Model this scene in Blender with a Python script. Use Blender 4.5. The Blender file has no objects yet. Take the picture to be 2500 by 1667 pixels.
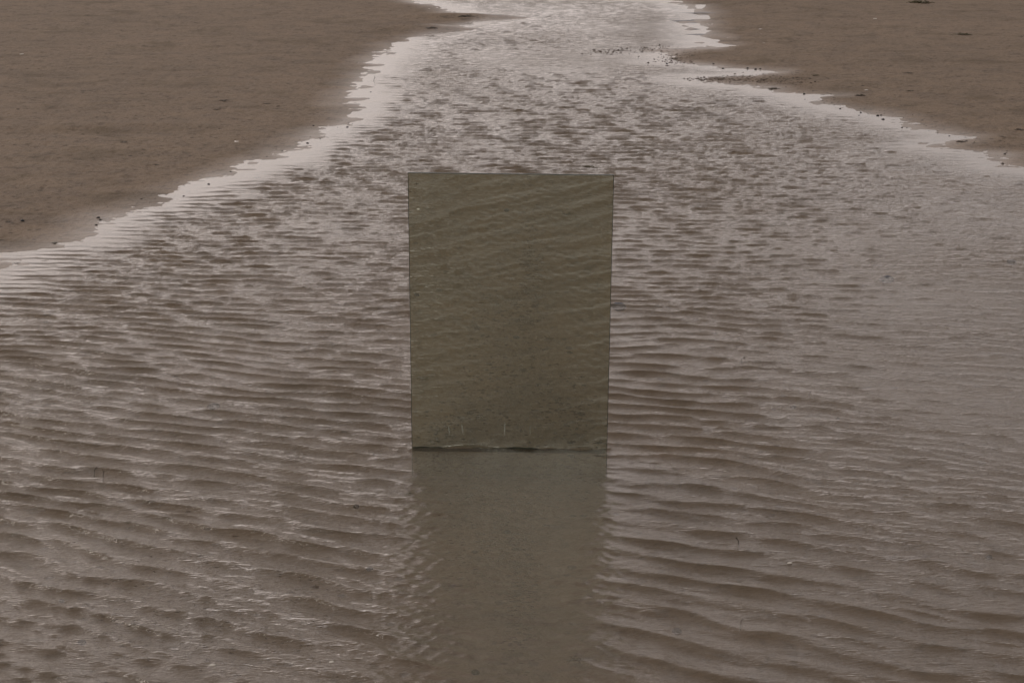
import bpy, bmesh, math, random
import numpy as np
from mathutils import Vector, Matrix
random.seed(7)
rng = np.random.default_rng(11)
S = bpy.context.scene
col = S.collection
R = math.radians

# ------------------------------------------------------------ camera
CAM_H = 1.6; PITCH = R(14.4); FPX = 5000.0
cd = bpy.data.cameras.new('camera'); cam = bpy.data.objects.new('camera', cd); col.objects.link(cam)
cam.location = (0, 0, CAM_H); cam.rotation_euler = (R(90) - PITCH, 0, 0)
cd.sensor_width = 36; cd.lens = FPX / 2500 * 36; cd.clip_start = 0.05; cd.clip_end = 2000
S.camera = cam

# ------------------------------------------------------------ world: hazy overcast sky over a Nishita sky
SUN_EL, SUN_AZ = R(34), R(-48)      # azimuth from +Y (view direction), negative = left
W = bpy.data.worlds.new('World'); S.world = W; W.use_nodes = True
nt = W.node_tree; nt.nodes.clear()
def N(t, kind, **kw):
    n = t.nodes.new(kind)
    for k, v in kw.items(): setattr(n, k, v)
    return n
def setin(n, **kw):
    for k, v in kw.items():
        n.inputs[k.replace('_', ' ')].default_value = v
out = N(nt, 'ShaderNodeOutputWorld')
sky = N(nt, 'ShaderNodeTexSky', sky_type='NISHITA', sun_disc=False, sun_elevation=SUN_EL, sun_rotation=SUN_AZ, air_density=1.0, dust_density=4.0)
bg1 = N(nt, 'ShaderNodeBackground'); bg1.inputs['Strength'].default_value = 0.07
nt.links.new(sky.outputs[0], bg1.inputs['Color'])
tc = N(nt, 'ShaderNodeTexCoord')
dot = N(nt, 'ShaderNodeVectorMath', operation='DOT_PRODUCT')
dot.inputs[1].default_value = (-0.80, 0.60, 0.0)
nt.links.new(tc.outputs['Generated'], dot.inputs[0])
ramp = N(nt, 'ShaderNodeMapRange'); setin(ramp, From_Min=-1.0, From_Max=1.0, To_Min=0.0, To_Max=1.0)
nt.links.new(dot.outputs['Value'], ramp.inputs['Value'])
mp = N(nt, 'ShaderNodeMapping'); mp.inputs['Scale'].default_value = (1.3, 1.3, 4.5)
nt.links.new(tc.outputs['Generated'], mp.inputs['Vector'])
cn = N(nt, 'ShaderNodeTexNoise'); setin(cn, Scale=1.6, Detail=5.0, Roughness=0.55)
nt.links.new(mp.outputs[0], cn.inputs['Vector'])
cr = N(nt, 'ShaderNodeValToRGB')
cr.color_ramp.elements[0].position = 0.0; cr.color_ramp.elements[0].color = (0.66, 0.59, 0.55, 1)
cr.color_ramp.elements[1].position = 0.92; cr.color_ramp.elements[1].color = (1.30, 1.145, 1.075, 1)
e_ = cr.color_ramp.elements.new(0.66); e_.color = (0.73, 0.655, 0.63, 1)
nt.links.new(ramp.outputs[0], cr.inputs[0])
sp_ = N(nt, 'ShaderNodeSeparateXYZ'); nt.links.new(tc.outputs['Generated'], sp_.inputs[0])
el = N(nt, 'ShaderNodeValToRGB'); el.color_ramp.interpolation = 'EASE'
for e_, (p_, v_) in zip([el.color_ramp.elements[0], el.color_ramp.elements[1], el.color_ramp.elements.new(.10), el.color_ramp.elements.new(.27), el.color_ramp.elements.new(.58)],
                        ((0, .52), (1, .46), (.11, 1.06), (.19, 1.18), (.37, .60))):
    e_.position = p_; e_.color = (v_, v_, v_, 1)
nt.links.new(sp_.outputs[2], el.inputs[0])
cm = N(nt, 'ShaderNodeMapRange'); setin(cm, From_Min=0.3, From_Max=0.7, To_Min=0.84, To_Max=1.16)
nt.links.new(cn.outputs[0], cm.inputs['Value'])
bg2 = N(nt, 'ShaderNodeBackground')
em = N(nt, 'ShaderNodeMath', operation='MULTIPLY'); nt.links.new(cm.outputs[0], em.inputs[0]); nt.links.new(el.outputs[0], em.inputs[1])
nt.links.new(cr.outputs[0], bg2.inputs['Color']); nt.links.new(em.outputs[0], bg2.inputs['Strength'])
mx = N(nt, 'ShaderNodeMixShader'); mx.inputs[0].default_value = 0.9
nt.links.new(bg1.outputs[0], mx.inputs[1]); nt.links.new(bg2.outputs[0], mx.inputs[2])
nt.links.new(mx.outputs[0], out.inputs['Surface'])

# ------------------------------------------------------------ sun behind thin cloud
sd = bpy.data.lights.new('sun', 'SUN'); sd.energy = 0.5; sd.angle = R(14); sd.color = (1, 0.93, 0.86)
so = bpy.data.objects.new('sun', sd); col.objects.link(so)
sdir = Vector((math.sin(SUN_AZ) * math.cos(SUN_EL), math.cos(SUN_AZ) * math.cos(SUN_EL), math.sin(SUN_EL)))
so.rotation_euler = sdir.to_track_quat('Z', 'Y').to_euler()

S.view_settings.view_transform = 'Standard'; S.view_settings.look = 'None'
S.view_settings.exposure = 0.0; S.view_settings.gamma = 1.0
S.cycles.use_denoising = True
S.cycles.max_bounces = 10; S.cycles.glossy_bounces = 6; S.cycles.transparent_max_bounces = 16
S.cycles.caustics_reflective = True      # the mirror throws sky light back on the bed

# ------------------------------------------------------------ numpy noise
def make_noise(seed):
    r = np.random.default_rng(seed)
    ang = r.random(4096) * 2 * np.pi
    gx, gy = np.cos(ang), np.sin(ang)
    def f(x, y):
        xi = np.floor(x).astype(np.int64); yi = np.floor(y).astype(np.int64)
        xf = x - xi; yf = y - yi
        u = xf * xf * xf * (xf * (xf * 6 - 15) + 10); v = yf * yf * yf * (yf * (yf * 6 - 15) + 10)
        def g(ix, iy, dx, dy):
            h = (ix * 73856093 ^ iy * 19349663 ^ (ix * iy * 83492791)) & 4095
            return gx[h] * dx + gy[h] * dy
        a = g(xi, yi, xf, yf); b = g(xi + 1, yi, xf - 1, yf)
        c = g(xi, yi + 1, xf, yf - 1); d = g(xi + 1, yi + 1, xf - 1, yf - 1)
        return 1.5 * ((a + u * (b - a)) * (1 - v) + (c + u * (d - c)) * v)
    return f
NS = [make_noise(s) for s in range(12)]
def fbm(k, x, y, o=3):
    s = 0; a = 1; t = 0
    for i in range(o):
        s = s + a * NS[(k + i) % 12](x * 2 ** i + 13.7 * i, y * 2 ** i - 7.1 * i); t += a; a *= 0.5
    return s / t
def sstep(a, b, x):
    t = np.clip((x - a) / (b - a), 0, 1); return t * t * (3 - 2 * t)

# ------------------------------------------------------------ where things lie: survey of the shore in metres
def P(px, py, z=0.0):
    """ground point seen at this bearing (survey helper)"""
    a = (px - 1250) / FPX; b = (833.5 - py) / FPX
    d = (a, math.cos(PITCH) + b * math.sin(PITCH), -math.sin(PITCH) + b * math.cos(PITCH))
    t = (z - CAM_H) / d[2]
    return (d[0] * t, d[1] * t)
left_px = [(-900, 800), (-300, 672), (0, 622), (60, 614), (110, 606), (175, 590), (205, 570), (236, 550), (300, 527), (350, 510), (410, 488),
           (478, 457), (520, 440), (560, 424), (596, 408), (620, 392), (680, 389), (700, 372), (724, 356), (760, 338),
           (787, 318), (850, 292), (870, 262), (866, 232), (880, 200), (905, 160), (940, 132), (975, 106), (1020, 90), (1062, 76),
           (1110, 66), (1160, 54), (1212, 44), (1150, 40), (1105, 30), (1080, 20), (1040, 10), (1000, 2), (950, -8), (800, -22)]
right_px = [(1560, -6), (1625, 0), (1668, 8), (1705, 18), (1716, 40), (1712, 60), (1728, 84), (1722, 104), (1768, 110), (1716, 118), (1660, 124), (1628, 136),
            (1634, 150), (1700, 157), (1760, 163), (1820, 168), (1882, 177), (1825, 185), (1760, 188), (1712, 190), (1694, 195),
            (1712, 200), (1770, 206), (1830, 209), (1872, 213), (1890, 222), (1940, 230), (2012, 233), (1966, 240), (1990, 250),
            (2040, 260), (2075, 268), (2130, 279), (2170, 283), (2200, 296), (2240, 312), (2290, 321), (2362, 332), (2318, 345), (2292, 358),
            (2330, 366), (2400, 371), (2455, 377), (2415, 388), (2440, 402), (2520, 412), (2640, 436), (3000, 500), (3800, 620)]
Lw = [P(*p) for p in left_px]; Rw = [P(*p) for p in right_px]
Lpoly = [(-400, Lw[0][1])] + Lw + [(-3.4, 25.5), (-9, 29), (-30, 36), (-400, 60)]
Rpoly = Rw + [(400, Rw[-1][1]), (400, 120), (-30, 48), (-12, 39), (-4, 31), (0.3, 24), (1.0, 20.6)]
ILpoly = [P(-120, 688), P(-60, 640), P(10, 634), P(56, 640), P(40, 652), P(0, 668), P(-40, 690)]
def pip(poly, x, y):
    ins = np.zeros(x.shape, bool); n = len(poly)
    for i in range(n):
        x1, y1 = poly[i]; x2, y2 = poly[(i + 1) % n]
        if y1 == y2: continue
        c = ((y1 > y) != (y2 > y)) & (x < (x2 - x1) * (y - y1) / (y2 - y1) + x1)
        ins ^= c
    return ins
def pdist(poly, x, y):
    d = np.full(x.shape, 1e9); n = len(poly)
    for i in range(n):
        x1, y1 = poly[i]; x2, y2 = poly[(i + 1) % n]
        ex, ey = x2 - x1, y2 - y1; L = ex * ex + ey * ey + 1e-12
        t = np.clip(((x - x1) * ex + (y - y1) * ey) / L, 0, 1)
        d = np.minimum(d, (x - x1 - t * ex) ** 2 + (y - y1 - t * ey) ** 2)
    return np.sqrt(d)
def shore(x, y):
    """signed distance to the waterline: + on land, - in the stream"""
    wx = x + 0.05 * fbm(0, x * 2.6, y * 2.6, 3) * np.clip(y / 9, .3, 1.6)
    wy = y + 0.06 * fbm(3, x * 2.5 + 9, y * 2.5, 3) * np.clip(y / 9, .3, 1.6)
    best = None
    for poly, k in ((Lpoly, 1), (Rpoly, 1), (ILpoly, .5)):
        d = pdist(poly, wx, wy) ; s = np.where(pip(poly, wx, wy), d, -d)
        best = s if best is None else np.maximum(best, s)
    return best
BARS = [(P(1048, 72), .34, .10, .040), (P(1130, 43), .5, .12, .035), (P(862, 160), .22, .08, .018), (P(300, 312), .5, .10, .012), (P(150, 330), .5, .12, -.012),
        (P(1290, 137), 1.9, .16, .0), (P(430, 127), .5, .2, -.012), (P(860, 160), .3, .12, -.01)]
def sand_z(x, y, sd=None):
    x = np.asarray(x, float); y = np.asarray(y, float)
    if sd is None: sd = shore(x, y)
    # film band near the waterline lies almost level, then a gentle bank
    land = 0.004 * sstep(-.02, .16, sd) + 0.010 * sstep(.1, .9, sd) + 0.02 * sstep(.6, 5, sd)
    bed = -0.005 * sstep(0, .22, -sd) - 0.028 * sstep(.1, .8, -sd) - 0.045 * sstep(.7, 2.2, -sd)
    z = np.where(sd > 0, land, bed)
    amp = 0.35 + 0.65 * sstep(0.0, 0.5, np.abs(sd))
    z = z + amp * 0.0035 * fbm(5, x * 1.1, y * 0.9, 3)
    z = z + amp * 0.0026 * fbm(2, x * 9, y * 8, 2) - 0.010 * amp * np.maximum(0, -.12 - fbm(7, x * 21, y * 21, 2)) - 0.012 * amp * np.maximum(0, -.28 - fbm(4, x * 9 + 3, y * 11, 2))
    # edge film relief
    z = z + 0.0042 * (1 - sstep(0.05, 0.45, np.abs(sd + .05))) * (.8 * fbm(8, x * 3.1, y * 6, 4) + .5 * fbm(6, x * 7.7, y * 13, 3))
    for (c, a, b, h) in BARS:
        z = z + h * np.exp(-((x - c[0]) / a) ** 2 - ((y - c[1]) / b) ** 2)
    # shallow gravel bar that almost breaks the surface across the stream
    cx, cy = P(1560, 124)
    z = z + 0.010 * np.exp(-((x - cx) / .45) ** 2 - ((y - cy - 0.25 * (x - cx)) / .16) ** 2)
    # pockets on the far right margin
    pk = np.exp(-((x - P(1690, 60)[0]) / .25) ** 2 - ((y - P(1690, 60)[1]) / 2.0) ** 2)
    z = z + 0.007 * pk * (fbm(1, x * 5, y * 2.4, 2) * 2)
    return z
MX, MY, MW, MH, MYAW, MLEAN, MROLL = -0.0069, 5.1004, 0.5088, 0.7508, -0.0196, 0.1397, -0.008

# ------------------------------------------------------------ grid shared by bed and water
def axis_rows(step_near, k):
    ys = []; y = -4.0
    while y < 3.0: ys.append(y); y += 0.10
    while y < 27: ys.append(y); y += max(step_near, k * y * y)
    st = 0.03
    while y < 900: ys.append(y); y += st; st *= 1.09
    return np.array(ys)
def axis_cols(n):
    t = np.linspace(-1, 1, n)
    m = int(n * 0.07)
    g = 0.86 * t / t[-1]
    inner = np.linspace(-1, 1, n - 2 * m)
    tail = 1 + np.cumsum(0.004 * 1.14 ** np.arange(m))
    return np.concatenate([-tail[::-1], inner, tail])
def grid(step, k, n):
    ys = axis_rows(step, k); ts = axis_cols(n)
    hw = 0.29 * np.maximum(ys, 3.6) + 0.10
    tail = np.abs(ts) > 1
    X = ts[None, :] * hw[:, None]
    far = np.sign(ts) * (np.abs(ts) - 1).clip(0) / (np.abs(ts).max() - 1) * 300
    X = X + np.where(tail, far, 0)[None, :]
    Y = np.repeat(ys[:, None], len(ts), 1)
    return X, Y
def grid_mesh(name, X, Y, Z, mat, keep=None):
    r, c = X.shape
    idx = np.arange(r * c).reshape(r, c)
    q = np.stack([idx[:-1, :-1], idx[:-1, 1:], idx[1:, 1:], idx[1:, :-1]], -1).reshape(-1, 4)
    V = np.stack([X, Y, Z], -1).reshape(-1, 3)
    if keep is not None:
        kk = keep.ravel(); q = q[kk[q].any(1)]
        used = np.unique(q); mapv = -np.ones(r * c, np.int64); mapv[used] = np.arange(len(used))
        V = V[used]; q = mapv[q]
    me = bpy.data.meshes.new(name)
    me.vertices.add(len(V)); me.vertices.foreach_set('co', V.astype(np.float32).ravel())
    me.loops.add(q.size); me.loops.foreach_set('vertex_index', q.astype(np.int32).ravel())
    me.polygons.add(len(q)); me.polygons.foreach_set('loop_start', (np.arange(len(q)) * 4).astype(np.int32))
    me.polygons.foreach_set('loop_total', np.full(len(q), 4, np.int32))
    me.polygons.foreach_set('use_smooth', np.ones(len(q), bool))
    me.update(calc_edges=True)
    me.materials.append(mat)
    o = bpy.data.objects.new(name, me); col.objects.link(o)
    return o, (used if keep is not None else None)

# ------------------------------------------------------------ materials
def newmat(name):
    m = bpy.data.materials.new(name); m.use_nodes = True
    t = m.node_tree; t.nodes.clear()
    o = N(t, 'ShaderNodeOutputMaterial')
    return m, t, o
def noise(t, vec, scale, detail=3, rough=.55, dist=0):
    n = N(t, 'ShaderNodeTexNoise'); setin(n, Scale=scale, Detail=detail, Roughness=rough, Distortion=dist)
    t.links.new(vec, n.inputs['Vector']); return n.outputs[0]
def mrange(t, v, a, b, c, d, smooth=False):
    n = N(t, 'ShaderNodeMapRange'); setin(n, From_Min=a, From_Max=b, To_Min=c, To_Max=d)
    if smooth: n.interpolation_type = 'SMOOTHSTEP'
    t.links.new(v, n.inputs['Value']); return n.outputs[0]
def mixc(t, fac, c1, c2, mode='MIX'):
    n = N(t, 'ShaderNodeMix', data_type='RGBA', blend_type=mode)
    if isinstance(fac, float): n.inputs[0].default_value = fac
    else: t.links.new(fac, n.inputs[0])
    for i, c in ((6, c1), (7, c2)):
        if isinstance(c, tuple): n.inputs[i].default_value = (*c, 1)
        else: t.links.new(c, n.inputs[i])
    return n.outputs[2]
def math_(t, op, a, b):
    n = N(t, 'ShaderNodeMath', operation=op)
    for i, c in ((0, a), (1, b)):
        if isinstance(c, (int, float)): n.inputs[i].default_value = c
        else: t.links.new(c, n.inputs[i])
    return n.outputs[0]

def sand_material():
    m, t, o = newmat('wet_sand')
    g = N(t, 'ShaderNodeNewGeometry').outputs['Position']
    b = N(t, 'ShaderNodeBsdfPrincipled')
    big = noise(t, g, .55, 4); mid = noise(t, g, 7, 4, .6); fine = noise(t, g, 60, 4, .65); grain = noise(t, g, 320, 2, .7)
    c = mixc(t, mrange(t, big, .35, .65, 0, 1), (0.178, 0.134, 0.097), (0.216, 0.162, 0.117))
    c = mixc(t, mrange(t, mid, .35, .7, 0, .5), c, (0.14, 0.115, 0.095))
    c = mixc(t, mrange(t, fine, .54, .66, 0, .7), c, (0.07, 0.055, 0.042))
    c = mixc(t, mrange(t, noise(t, g, 23, 3, .6), .55, .63, 0, .75), c, (0.070, 0.054, 0.040))  # shade in the sand's dimples, put into the colour as dark dashes
    c = mixc(t, mrange(t, noise(t, g, 5.2, 4, .6, .8), .38, .62, .42, 0), c, (0.26, 0.195, 0.135))
    c = mixc(t, mrange(t, grain, .3, .7, 0, .22), c, (0.24, 0.195, 0.155))
    # stained patches (organic film) and rusty flecks
    st = noise(t, g, 2.3, 5, .62, .6)
    c = mixc(t, mrange(t, st, .53, .66, 0, .45), c, (0.085, 0.064, 0.038))
    sp = N(t, 'ShaderNodeTexVoronoi'); setin(sp, Scale=13.0, Randomness=1.0); t.links.new(g, sp.inputs['Vector'])
    cl = noise(t, g, 1.7, 3)
    dot_ = mrange(t, sp.outputs['Distance'], .10, .17, 1, 0)
    dot_ = math_(t, 'MULTIPLY', dot_, mrange(t, cl, .44, .58, 0, .85))
    c = mixc(t, dot_, c, (0.045, 0.035, 0.028))
    t.links.new(c, b.inputs['Base Color'])
    at = N(t, 'ShaderNodeAttribute', attribute_name='wet').outputs['Fac']
    t.links.new(mrange(t, at, 0, 1, .75, .34), b.inputs['Roughness'])
    t.links.new(mrange(t, at, 0, 1, .12, .5), b.inputs['Specular IOR Level'])
    bp = N(t, 'ShaderNodeBump'); setin(bp, Strength=1.0, Distance=0.009)
    h = math_(t, 'ADD', fine, math_(t, 'MULTIPLY', noise(t, g, 26, 3, .6), 1.4))
    h = math_(t, 'SUBTRACT', h, math_(t, 'MULTIPLY', dot_, .8))
    h = math_(t, 'MULTIPLY', h, mrange(t, at, 0, 1, 1, .35))
    t.links.new(h, bp.inputs['Height']); t.links.new(bp.outputs[0], b.inputs['Normal'])
    t.links.new(b.outputs[0], o.inputs['Surface'])
    return m

def water_material():
    m, t, o = newmat('stream_water')
    g = N(t, 'ShaderNodeNewGeometry').outputs['Position']
    at = N(t, 'ShaderNodeAttribute', attribute_name='chop').outputs['Fac']
    mp = N(t, 'ShaderNodeMapping'); mp.inputs['Scale'].default_value = (.7, 2.9, 1); t.links.new(g, mp.inputs['Vector'])
    n1 = noise(t, mp.outputs[0], 26, 3, .6, .4); n2 = noise(t, mp.outputs[0], 75, 2, .55, .3)
    n3 = noise(t, mp.outputs[0], 170, 2, .5)
    h = math_(t, 'ADD', math_(t, 'ADD', math_(t, 'MULTIPLY', n1, .45), math_(t, 'MULTIPLY', n2, .38)), math_(t, 'MULTIPLY', n3, .10))
    h = math_(t, 'MULTIPLY', h, at)
    bp = N(t, 'ShaderNodeBump'); setin(bp, Strength=1.0, Distance=0.0085); t.links.new(h, bp.inputs['Height'])
    fr = N(t, 'ShaderNodeFresnel'); fr.inputs['IOR'].default_value = 1.333; t.links.new(bp.outputs[0], fr.inputs['Normal'])
    gl = N(t, 'ShaderNodeBsdfGlossy'); setin(gl, Roughness=0.02); gl.inputs['Color'].default_value = (1, 1, 1, 1)
    t.links.new(bp.outputs[0], gl.inputs['Normal'])
    tr = N(t, 'ShaderNodeBsdfTransparent'); tr.inputs['Color'].default_value = (0.97, 0.94, 0.87, 1)
    df = N(t, 'ShaderNodeBsdfDiffuse'); df.inputs['Color'].default_value = (0.180, 0.138, 0.088, 1)
    t.links.new(bp.outputs[0], df.inputs['Normal'])
    murk = N(t, 'ShaderNodeAttribute', attribute_name='murk').outputs['Fac']
    m1 = N(t, 'ShaderNodeMixShader'); t.links.new(murk, m1.inputs[0]); t.links.new(tr.outputs[0], m1.inputs[1]); t.links.new(df.outputs[0], m1.inputs[2])
    m2 = N(t, 'ShaderNodeMixShader'); t.links.new(fr.outputs[0], m2.inputs[0]); t.links.new(m1.outputs[0], m2.inputs[1]); t.links.new(gl.outputs[0], m2.inputs[2])
    t.links.new(m2.outputs[0], o.inputs['Surface'])
    return m

def plain(name, c, rough=.6, spec=.5, bump=0, bscale=60, var=.35):
    m, t, o = newmat(name)
    b = N(t, 'ShaderNodeBsdfPrincipled'); b.inputs['Roughness'].default_value = rough; b.inputs['Specular IOR Level'].default_value = spec
    v = N(t, 'ShaderNodeTexCoord').outputs['Object']
    n = noise(t, v, bscale, 4, .6)
    t.links.new(mixc(t, mrange(t, n, .3, .7, 0, 1), tuple(x * (1 - var) for x in c), tuple(x * (1 + var) for x in c)), b.inputs['Base Color'])
    if bump:
        bp = N(t, 'ShaderNodeBump'); setin(bp, Strength=1.0, Distance=bump); t.links.new(n, bp.inputs['Height']); t.links.new(bp.outputs[0], b.inputs['Normal'])
    t.links.new(b.outputs[0], o.inputs['Surface'])
    return m

def mirror_material():
    m, t, o = newmat('mirror_glass')
    v = N(t, 'ShaderNodeTexCoord').outputs['Object']
    gl = N(t, 'ShaderNodeBsdfGlossy'); gl.inputs['Roughness'].default_value = 0.0; gl.inputs['Color'].default_value = (0.94, 1.0, 0.885, 1)
    df = N(t, 'ShaderNodeBsdfDiffuse'); df.inputs['Color'].default_value = (0.30, 0.32, 0.27, 1)
    sep = N(t, 'ShaderNodeSeparateXYZ'); t.links.new(v, sep.inputs[0])
    dust = mrange(t, noise(t, v, 14, 5, .7), .42, .75, .01, .16)
    # dried drip marks and splash dots low on the glass
    mp = N(t, 'ShaderNodeMapping'); mp.inputs['Scale'].default_value = (55, 1, 3.2); t.links.new(v, mp.inputs['Vector'])
    drip = mrange(t, noise(t, mp.outputs[0], 1.0, 2, .5), .66, .74, 0, .22)
    low = mrange(t, sep.outputs[2], .03, .12, 1, 0, True)
    drip = math_(t, 'MULTIPLY', drip, low)
    vo = N(t, 'ShaderNodeTexVoronoi'); setin(vo, Scale=42.0); t.links.new(v, vo.inputs['Vector'])
    dots = math_(t, 'MULTIPLY', mrange(t, vo.outputs['Distance'], .05, .09, 1, 0), mrange(t, noise(t, v, 9, 2), .52, .62, 0, .35))
    f = math_(t, 'MAXIMUM', math_(t, 'MAXIMUM', dust, drip), dots)
    mxs = N(t, 'ShaderNodeMixShader'); t.links.new(f, mxs.inputs[0]); t.links.new(gl.outputs[0], mxs.inputs[1]); t.links.new(df.outputs[0], mxs.inputs[2])
    t.links.new(mxs.outputs[0], o.inputs['Surface'])
    return m

M_SAND = sand_material(); M_WATER = water_material(); M_MIRROR = mirror_material()
M_EDGE = plain('ground_glass_edge', (0.030, 0.045, 0.038), .25, .5)
M_BACK = plain('grey_back_paint', (0.16, 0.16, 0.17), .6)
M_STONE = plain('dark_stone', (0.020, 0.018, 0.017), .55, .4, .004, 60)
M_BLUE = plain('blue_grey_stone', (0.050, 0.055, 0.068), .6, .4, .004, 50)
M_WEED = plain('brown_seaweed', (0.040, 0.026, 0.014), .4, .5, .001, 80, .5)
M_OLIVE = plain('olive_seaweed', (0.070, 0.055, 0.018), .45, .5, .001, 80, .5)
M_RUST = plain('rusty_crumbs', (0.060, 0.040, 0.026), .6, .3, .001, 90, .5)
M_TWIG = plain('dead_twig', (0.022, 0.016, 0.011), .7, .3, .001, 90)
M_SHELL = plain('white_shell', (0.46, 0.43, 0.38), .4, .5, .0005, 120, .12)
M_MUD = plain('dark_mud', (0.050, 0.048, 0.050), .35, .6, .004, 20, .4)

# ------------------------------------------------------------ ground
X, Y = grid(0.0065, 0.00028, 900)
SD = shore(X, Y)
Z = sand_z(X, Y, SD)
ground, _ = grid_mesh('ground', X, Y, Z, M_SAND); ground['kind'] = 'structure'
wet = np.clip(1 - SD / 0.24 + 0.35 * fbm(4, X * 3, Y * 2, 2), 0, 1)
a = ground.data.attributes.new('wet', 'FLOAT', 'POINT'); a.data.foreach_set('value', wet.astype(np.float32).ravel())

# ------------------------------------------------------------ water: wind ripples as real relief
def blob(x, y, px, py, a, b):
    c = P(px, py); return np.exp(-((x - c[0]) / a) ** 2 - ((y - c[1]) / b) ** 2)
def water_fields(x, y, sd):
    amp = sstep(0.0, 0.36, -sd + 0.10 * fbm(6, x * 1.5, y * 1.0, 2))
    amp = amp * (0.92 + 0.35 * fbm(9, x * .9, y * .45, 3))
    amp = amp * (1 - .62 * blob(x, y, 1500, 145, 1.3, .7)) * (1 - .75 * blob(x, y, 1600, 80, .55, 2.2))
    amp = amp * (1 - .45 * sstep(.35, 1.0, x / np.maximum(y, 3) * 4.2) * sstep(3.9, 5.2, y))
    lee = np.exp(-((x - MX - .02) / (.16 + .11 * sstep(3.4, 4.5, y))) ** 4) * sstep(MY + .02, MY - .05, y) * (.80 + .20 * sstep(3.4, 4.6, y)) * sstep(1.8, 3.0, y)
    amp = amp * (1 - (.82 + .10 * sstep(3.7, 4.5, y)) * lee)
    return np.clip(amp, .02, 1.3), lee
def waves(x, y, amp, lee, sd):
    r = np.random.default_rng(5)
    cc = 0.40 * sstep(7.6, 3.4, y) + .05
    lb = sstep(-.05, -.9, x) * sstep(4.6, 3.6, y)
    yw = y + cc * x + 0.085 * fbm(10, x * .9, y * .8, 2) + .035 * fbm(1, x * 3.1, y * 2.6, 2)
    yw = yw + 0.14 * sstep(-.1, -1.6, x) * sstep(8.5, 5, y) * (x + .2)
    xw = x + 0.08 * fbm(11, x * 1.1, y * 1.3, 2)
    z = np.zeros_like(x); dx = np.zeros_like(x); dy = np.zeros_like(x)
    # far right field has a shorter ripple: scale wavelength by place, with blending of two sets
    shortness = sstep(.3, .95, x / np.maximum(y, 3) * 4.2)
    n = 0
    for band, (l0, l1, cnt, slope, spread) in enumerate(((.18, .26, 8, .012, .16), (.08, .12, 26, .035, .25), (.045, .07, 26, .075, .45), (.028, .042, 34, .105, .5))):
        for i in range(cnt):
            lam = l0 * (l1 / l0) ** r.random(); k = 2 * np.pi / lam
            th = r.normal(0, spread); kx, ky = k * math.sin(th), k * math.cos(th)
            ph = r.random() * 6.28
            s = slope * math.sqrt(2.0 / cnt)
            w = s / k
            if band < 2: w = w * (1 - .65 * shortness)
            if band == 0: w = w * sstep(7.5, 4.0, y) + w * .3
            w = w * (1 - np.clip(abs(th) / .32, 0, 1) * sstep(8.5, 5.5, y) * .8)
            A = kx * xw + ky * yw + ph
            # groups: each train comes and goes
            if band in (1, 2):
                e = 1 + .6 * np.sin(A * .13 + (2.1 * kx) * y * .05 + ph * 3)
                w = w * e
            z += w * np.sin(A)
            q = 1.1 * w * np.cos(A)
            dx += q * kx / k; dy += q * ky / k
    # one long-crested train whose wavelength shrinks upstream, with phase that wanders from place to place
    yy = np.linspace(-60, 900, 96001); lam_y = .112 - .026 * sstep(3.9, 6.3, yy) + .020 * sstep(8, 12, yy); PH = np.cumsum(2 * np.pi / lam_y) * .01
    base = np.interp(yw, yy, PH); klo = 2 * np.pi / np.interp(yw, yy, lam_y)
    nearw = sstep(9.0, 5.5, y)
    for j, (mul, th, sl, ps, kind) in enumerate(((1.0, .0, .185, 2.4, 0), (1.17, .36, .085, 3.4, 1), (.92, -.30, .085, 3.6, 1), (1.42, .20, .075, 2.8, 0), (1.66, -.26, .075, 3.2, 0), (2.2, .08, .070, 3.2, 0))):
        kk = klo * mul
        A = base * mul * math.cos(th) + 66 * mul * math.sin(th) * xw + ps * 1.5 * fbm(j + 2, x * 1.3 + j, y * 1.1, 2) + ps * .55 * fbm(j, x * 5 + j, y * 3.5, 2) + 2.1 * j
        w = sl / kk * (1 + .45 * fbm(j + 5, x * 1.8, y * 2.6, 2)) * (1 - (.40 if j < 3 else .1) * shortness) * (1 - .5 * lb)
        if kind == 1: w = w * (1 - .72 * nearw)
        if j == 0: w = w * (.80 + .20 * nearw)
        z += w * (np.sin(A) + (.20 * np.sin(2 * A) if kind == 0 else 0)); q = 1.15 * w * np.cos(A); dy += q * math.cos(th); dx += q * math.sin(th)
    # capillaries shed along the left edge of the panel and carried down its lee
    ci = .45 * lee * sstep(4.8, 4.0, y)
    cz = ci + np.exp(-((x - MX + .20) / .10) ** 2) * sstep(5.0, 4.6, y) * sstep(2.6, 3.6, y) + .55 * np.exp(-((x - MX - .22) / .06) ** 2) * sstep(5.0, 4.8, y)
    for i in range(22):
        lam = .024 * 1.9 ** r.random(); k = 2 * np.pi / lam; th = r.uniform(-1.3, 1.3); kx, ky = k * math.sin(th), k * math.cos(th)
        zc_ = .13 * math.sqrt(2 / 22) / k * cz * np.sin(kx * x + ky * y + r.random() * 6.28) * (1 + .8 * fbm(i % 9, x * 6, y * 6, 1))
        z += zc_ / np.maximum(amp, .15)
    # cross chop in the near left corner, crests running away to the right
    for i in range(16):
        lam = .036 * 2.1 ** r.random(); k = 2 * np.pi / lam; th = r.normal(-.85, .2)
        kx, ky = k * math.sin(th), k * math.cos(th); A = kx * xw + ky * yw + r.random() * 6.28
        w = .085 * math.sqrt(2 / 16) / k * lb * (1 + .9 * np.sin(A * .17 + y * 3))
        z += w * np.sin(A); dx += 1.2 * w * np.cos(A) * kx / k; dy += 1.2 * w * np.cos(A) * ky / k
    return z * amp, dx * amp, dy * amp
X, Y = grid(0.0042, 0.000155, 1150)
SD = shore(X, Y)
AMP, LEE = water_fields(X, Y, SD)
z, dx, dy = waves(X, Y, AMP, LEE, SD)
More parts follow.
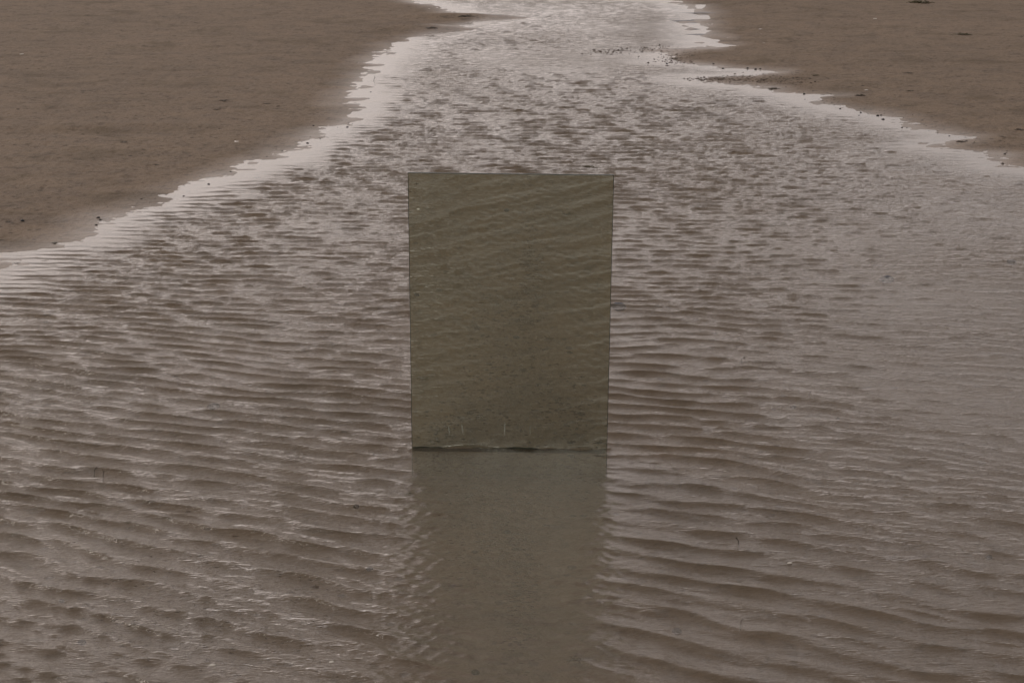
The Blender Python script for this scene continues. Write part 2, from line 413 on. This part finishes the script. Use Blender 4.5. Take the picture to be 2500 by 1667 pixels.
# rings shed by the two edges of the panel
for sx, kk in ((MX + MW / 2, 1.0), (MX - MW / 2, .8)):
    rr = np.hypot(X - sx, Y - MY + .01); z += kk * .0007 * np.sin(2 * np.pi * rr / .034 - .8) * np.exp(-rr / .16) * (Y < MY + .02)
# meniscus along the glass
d = MY - .0 - Y
inside = (np.abs(X - MX) < MW / 2 + .01)
z += inside * .0045 * np.exp(-np.abs(d) / .012) * (1 + .5 * np.sin(X * 29) * np.sin(X * 47 + 2))
far = sstep(27, 60, Y); z *= 1 - far
ZS = sand_z(X, Y, SD)
keep = (ZS < 0.012) & (SD < 1.0) 
dy = dy - 0.9 * z          # crests lean downwind, towards the near side
water, used = grid_mesh('water', X + dx * (1 - far), Y + dy * (1 - far), z, M_WATER, keep); water['kind'] = 'structure'
chop = (0.07 + .93 * sstep(.10, .45, -SD)) * (1 - .60 * LEE) * np.clip(.75 + .6 * fbm(2, X * 1.3, Y * .7, 2), .3, 1.2)
a = water.data.attributes.new('chop', 'FLOAT', 'POINT'); a.data.foreach_set('value', chop.ravel()[used].astype(np.float32))
depth = np.clip(z - ZS, 0, 1)
murk = np.clip(1 - np.exp(-depth * 3.6), 0, .7)
a = water.data.attributes.new('murk', 'FLOAT', 'POINT'); a.data.foreach_set('value', murk.ravel()[used].astype(np.float32))

# ------------------------------------------------------------ object helpers
def link_bm(name, bm, mat, parent=None, smooth=True):
    me = bpy.data.meshes.new(name); bm.to_mesh(me); bm.free()
    if smooth:
        me.polygons.foreach_set('use_smooth', np.ones(len(me.polygons), bool))
    me.materials.append(mat)
    o = bpy.data.objects.new(name, me); col.objects.link(o)
    if parent: o.parent = parent
    return o
def tag(o, label, cat, group=None):
    o['label'] = label; o['category'] = cat
    if group: o['group'] = group
    return o
def zat(x, y, floor=None):
    z = float(sand_z(np.array([x]), np.array([y]))[0])
    return z if floor is None else max(z, floor)

# ------------------------------------------------------------ the mirror
root = bpy.data.objects.new('mirror', None); col.objects.link(root); root.empty_display_size = .2
Xa = Vector((math.cos(MYAW), math.sin(MYAW), 0)); nn = Vector((math.sin(MYAW), -math.cos(MYAW), 0))
up = Vector((0, 0, 1)) * math.cos(MLEAN) + nn * math.sin(MLEAN)
Xr = Xa * math.cos(MROLL) + up * math.sin(MROLL); upr = up * math.cos(MROLL) - Xa * math.sin(MROLL)
front = Xr.cross(upr)                       # towards the camera
root.matrix_world = Matrix((( Xr.x, -front.x, upr.x, MX), (Xr.y, -front.y, upr.y, MY), (Xr.z, -front.z, upr.z, 0), (0, 0, 0, 1)))
tag(root, 'frameless rectangular mirror standing upright in the rippled shallow stream', 'mirror')
def panel(x0, x1, y0, y1, z0, z1, bev=0):
    bm = bmesh.new()
    vs = [bm.verts.new((x, y, z)) for x in (x0, x1) for y in (y0, y1) for z in (z0, z1)]
    for f in ((0, 1, 3, 2), (4, 6, 7, 5), (0, 4, 5, 1), (2, 3, 7, 6), (0, 2, 6, 4), (1, 5, 7, 3)):
        bm.faces.new([vs[i] for i in f])
    bmesh.ops.recalc_face_normals(bm, faces=bm.faces)
    if bev: bmesh.ops.bevel(bm, geom=list(bm.edges), offset=bev, segments=2, affect='EDGES')
    return bm
hw = MW / 2; B0 = -0.13
link_bm('glass_pane', panel(-hw + .0012, hw - .0012, 0, .004, B0, MH - .0012), M_MIRROR, root, False)
# ground glass rim: a thin dark border round the pane
M_WAVE_REFL = plain('wave_reflection_line', (0.045, 0.050, 0.034), .25, .5, 0, 70, .5)  # dark reflection of the wave against the glass, painted as a strip
M_DRIP = newmat('dried_drip'); M_DRIP, t_, o_ = M_DRIP
d_ = N(t_, 'ShaderNodeBsdfDiffuse'); d_.inputs['Color'].default_value = (.62, .66, .60, 1); tt_ = N(t_, 'ShaderNodeBsdfTransparent')
mm_ = N(t_, 'ShaderNodeMixShader'); mm_.inputs[0].default_value = .30
t_.links.new(tt_.outputs[0], mm_.inputs[1]); t_.links.new(d_.outputs[0], mm_.inputs[2]); t_.links.new(mm_.outputs[0], o_.inputs['Surface'])
def ribbon(lo, hi, y, mat, name):
    q = bmesh.new(); vs = [(q.verts.new((a[0], y, a[1])), q.verts.new((b[0], y, b[1]))) for a, b in zip(lo, hi)]
    for i in range(len(vs) - 1): q.faces.new((vs[i][0], vs[i + 1][0], vs[i + 1][1], vs[i][1]))
    r_ = bmesh.ops.extrude_face_region(q, geom=list(q.faces)); bmesh.ops.translate(q, verts=[v for v in r_['geom'] if isinstance(v, bmesh.types.BMVert)], vec=(0, .0002, 0))
    return link_bm(name, q, mat, root, False)
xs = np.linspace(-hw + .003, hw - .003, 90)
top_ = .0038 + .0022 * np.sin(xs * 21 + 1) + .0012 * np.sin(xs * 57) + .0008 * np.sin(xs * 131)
ribbon([(x, -.008) for x in xs], [(x, t) for x, t in zip(xs, top_)], -.0006, M_WAVE_REFL, 'waterline_reflection')
for (fx, z0, z1, w_, ln) in ((.195, .040, .072, .0022, -.004), (.265, .040, .078, .0022, -.006), (.475, .038, .090, .0022, .001), (.605, .038, .075, .0013, 0), (.945, .58, .62, .001, 0)):
    x0 = -hw + fx * MW; n_ = 9
    lo = [(x0 - w_ * .5 * math.sin(math.pi * (i + .4) / n_) + ln * i / n_, z0 + (z1 - z0) * i / n_) for i in range(n_)]
    hi = [(x0 + w_ * .5 * math.sin(math.pi * (i + .4) / n_) + ln * i / n_, z0 + (z1 - z0) * i / n_) for i in range(n_)]
    ribbon(lo, hi, -.0006, M_DRIP, 'drip_mark')
bm = bmesh.new()
for (a_, b_, c_, d_) in ((-hw, -hw + .0011, B0, MH), (hw - .0011, hw, B0, MH), (-hw + .0011, hw - .0011, MH - .0011, MH)):
    q = panel(a_, b_, -.0006, .0046, c_, d_); me = bpy.data.meshes.new('t'); q.to_mesh(me); q.free(); bm.from_mesh(me); bpy.data.meshes.remove(me)
link_bm('edge', bm, M_EDGE, root, False)
link_bm('backing', panel(-hw + .002, hw - .002, .0042, .0064, B0, MH - .002), M_BACK, root, False)

# ------------------------------------------------------------ pebbles, weed, twigs, shells
def lump(r, seed, flat=.6, sub=2, rough=.25):
    bm = bmesh.new(); bmesh.ops.create_icosphere(bm, subdivisions=sub, radius=1)
    rr = random.Random(seed); o = [rr.random() * 50 for _ in range(3)]
    from mathutils import noise as mn
    for v in bm.verts:
        k = 1 + rough * mn.noise(v.co * 1.3 + Vector(o)) + .4 * rough * mn.noise(v.co * 3 + Vector(o))
        v.co = Vector((v.co.x * k * r, v.co.y * k * r * .8, v.co.z * k * r * flat))
    return bm
def tube(bm, pts, r0, r1, n=5):
    rings = []
    for i, p in enumerate(pts):
        p = Vector(p); q = Vector(pts[min(i + 1, len(pts) - 1)]) - Vector(pts[max(i - 1, 0)])
        q.normalize(); a = q.orthogonal().normalized(); b = q.cross(a)
        r = r0 + (r1 - r0) * i / (len(pts) - 1)
        rings.append([bm.verts.new(p + a * r * math.cos(2 * math.pi * k / n) + b * r * math.sin(2 * math.pi * k / n)) for k in range(n)])
    for i in range(len(rings) - 1):
        for k in range(n):
            bm.faces.new((rings[i][k], rings[i][(k + 1) % n], rings[i + 1][(k + 1) % n], rings[i + 1][k]))
    bm.faces.new(rings[0][::-1]); bm.faces.new(rings[-1])
def weed(size, seed, blades=9):
    rr = random.Random(seed); bm = bmesh.new()
    for i in range(blades):
        a = rr.random() * 6.28; L = size * rr.uniform(.5, 1.1); p = Vector((rr.uniform(-.2, .2) * size, rr.uniform(-.2, .2) * size, 0.001)); pts = [p.copy()]
        for k in range(5):
            a += rr.uniform(-.6, .6); p = p + Vector((math.cos(a), math.sin(a), 0)) * L / 5; p.z = max(.0005, size * .16 * math.sin((k + 1) * .6) * rr.random()); pts.append(p.copy())
        tube(bm, pts, size * .05, size * .02, 4)
    return bm
def shell(r):
    bm = bmesh.new(); n = 14; rings = []
    for j in range(6):
        t = j / 5 * math.pi / 2
        ring = []
        for k in range(n):
            a = 2 * math.pi * k / n; rib = 1 + .05 * math.cos(k * math.pi)
            ring.append(bm.verts.new((r * math.sin(t) * math.cos(a) * rib * 1.25 + r * .35 * math.cos(t), r * math.sin(t) * math.sin(a) * rib, r * .45 * math.cos(t))) if j else None)
        rings.append(ring)
    top = bm.verts.new((r * .35, 0, r * .46))
    for k in range(n):
        bm.faces.new((top, rings[1][k], rings[1][(k + 1) % n]))
        for j in range(1, 5): bm.faces.new((rings[j][k], rings[j + 1][k], rings[j + 1][(k + 1) % n], rings[j][(k + 1) % n]))
    bm.faces.new(rings[5][::-1])
    return bm
cnt = 0
def place(name, bm, mat, px, py, label, cat, group=None, z=None, rz=None):
    global cnt; cnt += 1
    o = link_bm(name, bm, mat)
    x, y = P(px, py)
    zz = zat(x, y) if z is None else z
    if zz > 0 or z is not None: x, y = P(px, py, zz)
    o.location = (x, y, zz); o.rotation_euler = (0, 0, random.uniform(0, 6.28) if rz is None else rz)
    return tag(o, label, cat, group)
GL, GR = 'dark pebbles along the left waterline', 'dark pebbles along the right waterline'
for i, (px, py, r, lab) in enumerate((
        (509, 450, .0105, 'largest black pebble on the left bright water film, alone'),
        (448, 479, .008, 'round black pebble in the left film, just nearer than the largest one'),
        (623, 433, .006, 'left pebble of a close pair under a weed scrap on the left edge'),
        (631, 431, .008, 'right pebble of a close pair under a weed scrap on the left edge'),
        (751, 350, .010, 'black pebble at the tip of a sand finger on the left shore'),
        (765, 308, .008, 'dark pebble on damp sand above the widest left film'),
        (240, 532, .009, 'farther pebble of two on sand by the near left shore'),
        (245, 537, .007, 'nearer pebble of two on sand by the near left shore'),
        (235, 550, .0075, 'dark pebble at the very start of the near left film'),
        (563, 420, .0065, 'small dark pebble on damp sand left of the weed scrap'),
        (848, 311, .009, 'dark pebble where the left shore turns upstream, on bright film'),
        (905, 225, .010, 'small dark stone in the film beneath the upright stick stump'),
        (55, 540, .012, 'flat brown pebble on the sand near the left picture edge'))):
    place('pebble', lump(r * .85, 100 + i, .75), M_STONE, px, py, lab, 'pebble', GL)
for i, (px, py, r, lab) in enumerate((
        (1963, 230, .012, 'dark pebble at the mouth of the third inlet on the right shore'),
        (1965, 243, .010, 'dark pebble on the sand point below the third inlet'),
        (2051, 266, .012, 'lone dark pebble midway along the right waterline'),
        (2101, 275, .010, 'upper pebble of a pair on the right waterline'),
        (2097, 282, .010, 'lower pebble of a pair on the right waterline'),
        (2143, 283, .013, 'left and larger pebble of the close trio on the right waterline'),
        (2151, 282, .008, 'right and smaller pebble of the close trio on the right waterline'),
        (2156, 292, .014, 'big dark pebble just below the close trio on the right'),
        (2202, 312, .009, 'dark splinter-like stone in the bright film on the right'),
        (2453, 377, .011, 'dark pebble at the end of the nearest right inlet'),
        (2448, 400, .010, 'dark pebble on the sand below the nearest right inlet'),
        (1845, 170, .014, 'left pebble of two at the closed end of the long inlet'),
        (1856, 169, .012, 'right pebble of two at the closed end of the long inlet'),
        (1765, 168, .014, 'brown pebble standing in the long bright inlet on the right'),
        (1825, 167, .012, 'pebble on the far bank of the long inlet'),
        (1742, 157, .012, 'low brown pebble at the far edge of the long inlet'),
        (1628, 156, .012, 'dark pebble at the tip of the sand point over the long inlet'))):
    place('pebble', lump(r * .72, 200 + i, .7), M_STONE, px, py, lab, 'pebble', GR)
GU = 'stones lying under the water'
for i, (px, py, r, lab) in enumerate((
        (521, 992, .020, 'blue-grey stone under ripples left of the mirror'),
        (1510, 748, .030, 'blue-grey stone under water touching the right edge of the mirror'),
        (2165, 682, .028, 'slate-coloured stone under the fine ripples at upper right'),
        (2470, 640, .02, 'slate stone under fine ripples by the right picture edge'),
        (1937, 993, .009, 'dark speck stone in the ripples right of the mirror'),
        (2046, 1022, .007, 'smaller dark speck stone to the right of a similar one'),
        (870, 1236, .009, 'purple-grey stone under water left of the mirror reflection'),
        (200, 1568, .010, 'blue-grey stone in the bottom left shallows'),
        (150, 1467, .008, 'small blue-grey stone above a similar one at bottom left'),
        (902, 1388, .009, 'small blue stone left of the reflection column'),
        (1238, 1298, .009, 'violet-grey stone in the dark reflection of the mirror'),
        (1160, 1640, .010, 'dark flat stone at the bottom of the reflection column'),
        (1653, 1540, .012, 'dark stone at lower right with a tuft beside it'),
        (2415, 1360, .010, 'blue-black stone in the lower right ripples'))):
    x, y = P(px, py); z0 = zat(x, y)
    place('stone', lump(r, 300 + i, .5), M_BLUE if 'blue' in lab or 'slate' in lab else M_STONE, px, py, lab, 'stone', GU, z=max(z0, -.012) )
GW = 'loose seaweed scraps'
for i, (px, py, s, b, mt, lab) in enumerate((
        (629, 424, .020, 8, M_WEED, 'brown weed scrap over a pair of pebbles on the left edge'),
        (132, 594, .028, 12, M_WEED, 'dark weed clump on sand at the near left waterline'),
        (40, 643, .022, 10, M_WEED, 'dark weed clump on the small sandbar at the left edge'),
        (300, 348, .035, 9, M_WEED, 'dark weed wisp on the open left sand'),
        (545, 246, .05, 10, M_WEED, 'long thin weed line on the left sand'),
        (530, 268, .035, 9, M_WEED, 'weed wisp below the long thin line on the left sand'),
        (650, 254, .04, 8, M_WEED, 'thin weed wisp toward the shore on the left sand'),
        (20, 540, .02, 6, M_OLIVE, 'olive weed wisp at the left picture edge'),
        (2100, 234, .06, 12, M_WEED, 'long dark weed wisp on the right sand above the waterline'),
        (1890, 218, .06, 14, M_WEED, 'weed wisp lying across the tip of a right inlet'),
        (2220, 179, .045, 10, M_WEED, 'small weed wisp alone on the right sand'),
        (2225, 223, .045, 10, M_WEED, 'weed wisp on the right sand, nearer than a similar one'),
        (1990, 185, .05, 12, M_OLIVE, 'olive weed tuft on the sand right of the spit'),
        (2350, 85, .10, 16, M_OLIVE, 'yellow-olive weed streak on the far right sand'),
        (2250, 7, .16, 22, M_OLIVE, 'olive weed patch at the top right of the sand'),
        (2490, 317, .05, 10, M_WEED, 'dark weed scrap at the right picture edge'),
        (2347, 347, .05, 12, M_WEED, 'weed tuft on the sand between the two nearest right inlets'),
        (2450, 335, .03, 9, M_WEED, 'reddish weed scrap on the sand above the nearest right inlet'),
        (1048, 70, .09, 16, M_WEED, 'dark weed ridge on the nearer low sand bar at upper left'),
        (1138, 41, .10, 16, M_WEED, 'dark weed ridge on the farther low sand bar at upper left'))):
    place('seaweed', weed(s * .75, 400 + i, b), mt, px, py, lab, 'seaweed', GW, rz=random.uniform(-.2, .2))
# floating or barely submerged weed
for i, (px, py, s, b, mt, lab) in enumerate((
        (1438, 409, .05, 12, M_OLIVE, 'golden brown weed under the ripples behind the top of the mirror'),
        (988, 1207, .022, 14, M_OLIVE, 'olive weed tuft under water beside the left of the reflection'),
        (1395, 1112, .018, 11, M_WEED, 'brown weed tuft below the mirror foot, left of another'),
        (1466, 1113, .022, 13, M_WEED, 'brown weed tuft at the right foot of the mirror'),
        (1420, 1155, .013, 9, M_WEED, 'small brown weed tuft under the two at the mirror foot'),
        (1227, 1187, .012, 6, M_WEED, 'tiny brown weed sprig in the middle of the reflection'),
        (1290, 1228, .016, 11, M_WEED, 'brown weed tuft centred in the reflection column'),
        (1292, 1248, .013, 9, M_WEED, 'brown weed tuft directly under the centred one'),
        (1335, 1283, .018, 12, M_WEED, 'reddish brown weed tuft right of centre in the reflection'),
        (1248, 1320, .015, 10, M_WEED, 'dark weed tuft below the violet-grey stone'),
        (1330, 1345, .010, 7, M_WEED, 'tiny weed tuft low in the reflection column'),
        (1260, 1455, .012, 8, M_WEED, 'dark weed tuft near the bottom of the reflection'),
        (1400, 1610, .026, 9, M_WEED, 'straggling weed strand at the bottom right of the reflection'),
        (140, 1655, .015, 9, M_WEED, 'dark weed tuft in the bottom left corner shallows'))):
    x, y = P(px, py)
    place('seaweed', weed(s, 500 + i, b), mt, px, py, lab, 'seaweed', 'seaweed under the water', z=-.004 if py > 1000 else -.003, rz=random.uniform(-.3, .3))
def twig(L, seed, forks=2, lift=.3):
    rr = random.Random(seed); bm = bmesh.new(); pts = [(0, 0, -.02)]
    for k in range(1, 6): pts.append((L * .10 * k * rr.uniform(.4, 1.0), L * .05 * k * rr.uniform(-1, 1), L * k / 5 * lift - .003))
    tube(bm, pts, L * .045, L * .02, 5)
    for f in range(forks):
        a = Vector(pts[2 + f]); tube(bm, [a, a + Vector((L * .12, 0, L * .07)), a + Vector((L * .30, L * .05, L * .06))], L * .028, L * .012, 4)
    return bm
for (px, py, L, lift, rz, lab) in (
        (229, 1148, .030, .6, .3, 'left upright stub of a drowned twig in the left ripples'),
        (251, 1157, .030, .6, 1.2, 'right upright stub of a drowned twig in the left ripples'),
        (912, 197, .045, .9, .4, 'short stick standing in the wet film where the left shore bends'),
        (1805, 1320, .030, .6, 2.6, 'thin dark twig poking out of the lower right ripples'),
        (1809, 1516, .020, .5, .9, 'short leaning twig in the bottom right water'),
        (1660, 1176, .022, .3, .2, 'dark twig afloat right of the reflection column'),
        (1975, 957, .020, .3, .1, 'slim twig adrift in the right-hand ripples'),
        (1810, 873, .040, .12, .2, 'long curved twig just under the right-hand ripples'),
        (810, 772, .020, .5, .2, 'tiny twig tip in the ripples at left of the mirror')):
    place('twig', twig(L * .75, int(px), 2, lift), M_TWIG, px, py, lab, 'twig', 'twigs standing in the stream', z=0, rz=rz)
for (px, py, r, lab) in (
        (517, 1624, .0065, 'white shell in the bottom left shallows'),
        (412, 1538, .0045, 'smaller white shell above the bottom left one'),
        (809, 1616, .0050, 'pale grey shell near the bottom, left of the reflection'),
        (1928, 1374, .0050, 'cream shell in the lower right ripples'),
        (2136, 47, .014, 'white shell far off on the upper right sand'),
        (2115, 221, .012, 'small white shell on sand beside the long weed wisp'),
        (53, 133, .012, 'cream shell far off on the upper left sand')):
    z0 = -.001 if py > 1000 else None
    place('shell', shell(r), M_SHELL, px, py, lab, 'shell', 'scattered shells', z=z0)

# ------------------------------------------------------------ uncountable litter: one object per drift
def litter(name, boxes, n, size, mat, label, cat, zmin=None, seed=1, stretch=1.0, hgt=.6):
    rr = random.Random(seed); bm = bmesh.new()
    pts = []
    for (poly, share) in boxes:
        for i in range(int(n * share)):
            t = rr.random(); k = t * (len(poly) - 1); j = min(int(k), len(poly) - 2); f = k - j
            px = poly[j][0] + (poly[j + 1][0] - poly[j][0]) * f + rr.gauss(0, 22); w = poly[j][2] + (poly[j + 1][2] - poly[j][2]) * f
            py = poly[j][1] + (poly[j + 1][1] - poly[j][1]) * f + rr.gauss(0, w)
            pts.append(P(px, py))
    A = np.array(pts); zz = sand_z(A[:, 0], A[:, 1])
    for (x, y), z in zip(pts, zz):
        if zmin is not None: z = max(z, zmin)
        s = size * rr.uniform(.4, 1.5) * (1 if rr.random() > .08 else 1.8)
        a = rr.random() * 6.28; m = []
        for k in range(5):
            aa = a + k * 1.256 + rr.uniform(-.3, .3); m.append(bm.verts.new((x + s * stretch * math.cos(aa) * rr.uniform(.4, 1), y + s * math.sin(aa) * rr.uniform(.4, 1), z + s * hgt * rr.uniform(-.1, .3))))
        c = bm.verts.new((x, y, z + s * hgt * rr.uniform(.5, 1.0)))
        for k in range(5): bm.faces.new((m[k], m[(k + 1) % 5], c))
    o = link_bm(name, bm, mat, None, False); o['kind'] = 'stuff'; tag(o, label, cat)
litter('weed_debris', [([(1694, 193, 1.5), (1780, 194, 5), (1880, 197, 7), (1980, 198, 7)], .62), ([(1640, 150, 2), (1640, 140, 8), (1700, 140, 8)], .25), ([(1440, 130, 3), (1530, 123, 5), (1630, 117, 3)], .22)],
       1000, .0048, M_RUST, 'brown weed crumbs strewn over the right-hand sand spit and bar', 'weed debris', seed=3, stretch=1.6, zmin=0.0)
litter('shore_crumbs', [([(2000, 240, 3), (2200, 290, 5), (2300, 325, 4), (2480, 375, 6)], .5), ([(1850, 175, 3), (1950, 215, 5), (2050, 258, 4)], .3), ([(860, 300, 8), (700, 355, 5), (560, 415, 5), (240, 540, 6)], .35)],
       170, .004, M_STONE, 'tiny dark crumbs along both waterlines', 'debris', seed=4, stretch=1.5)
litter('mud_patches', [([(1660, 20, 2), (1690, 45, 5), (1680, 60, 3), (1700, 90, 6)], .6)], 34, .06, M_MUD, 'blue-black mud patches in the film by the far right bank', 'mud', seed=5, stretch=2.2, zmin=-.02, hgt=.05)
litter('bed_crumbs', [([(1040, 1120, 10), (1250, 1200, 60), (1440, 1130, 30)], .4), ([(1100, 1300, 60), (1300, 1350, 60), (1250, 1550, 80)], .4), ([(200, 1500, 90), (800, 1500, 90)], .3)],
       1500, .0036, M_RUST, 'dark plant crumbs lying on the sandy bed near the mirror', 'debris', seed=6, stretch=1.8, zmin=-.006)
if 0: litter('sand_wisps', [([(60, 340, 8), (260, 325, 12), (330, 345, 8)], .25), ([(480, 250, 10), (560, 245, 5), (700, 320, 30)], .3), ([(1900, 60, 30), (2300, 120, 50), (2450, 250, 40)], .5), ([(100, 450, 40), (400, 300, 60), (600, 150, 60)], .45)],
       600, .006, M_WEED, 'scattered dark plant crumbs on the dry open sand', 'debris', seed=8, stretch=2.0)
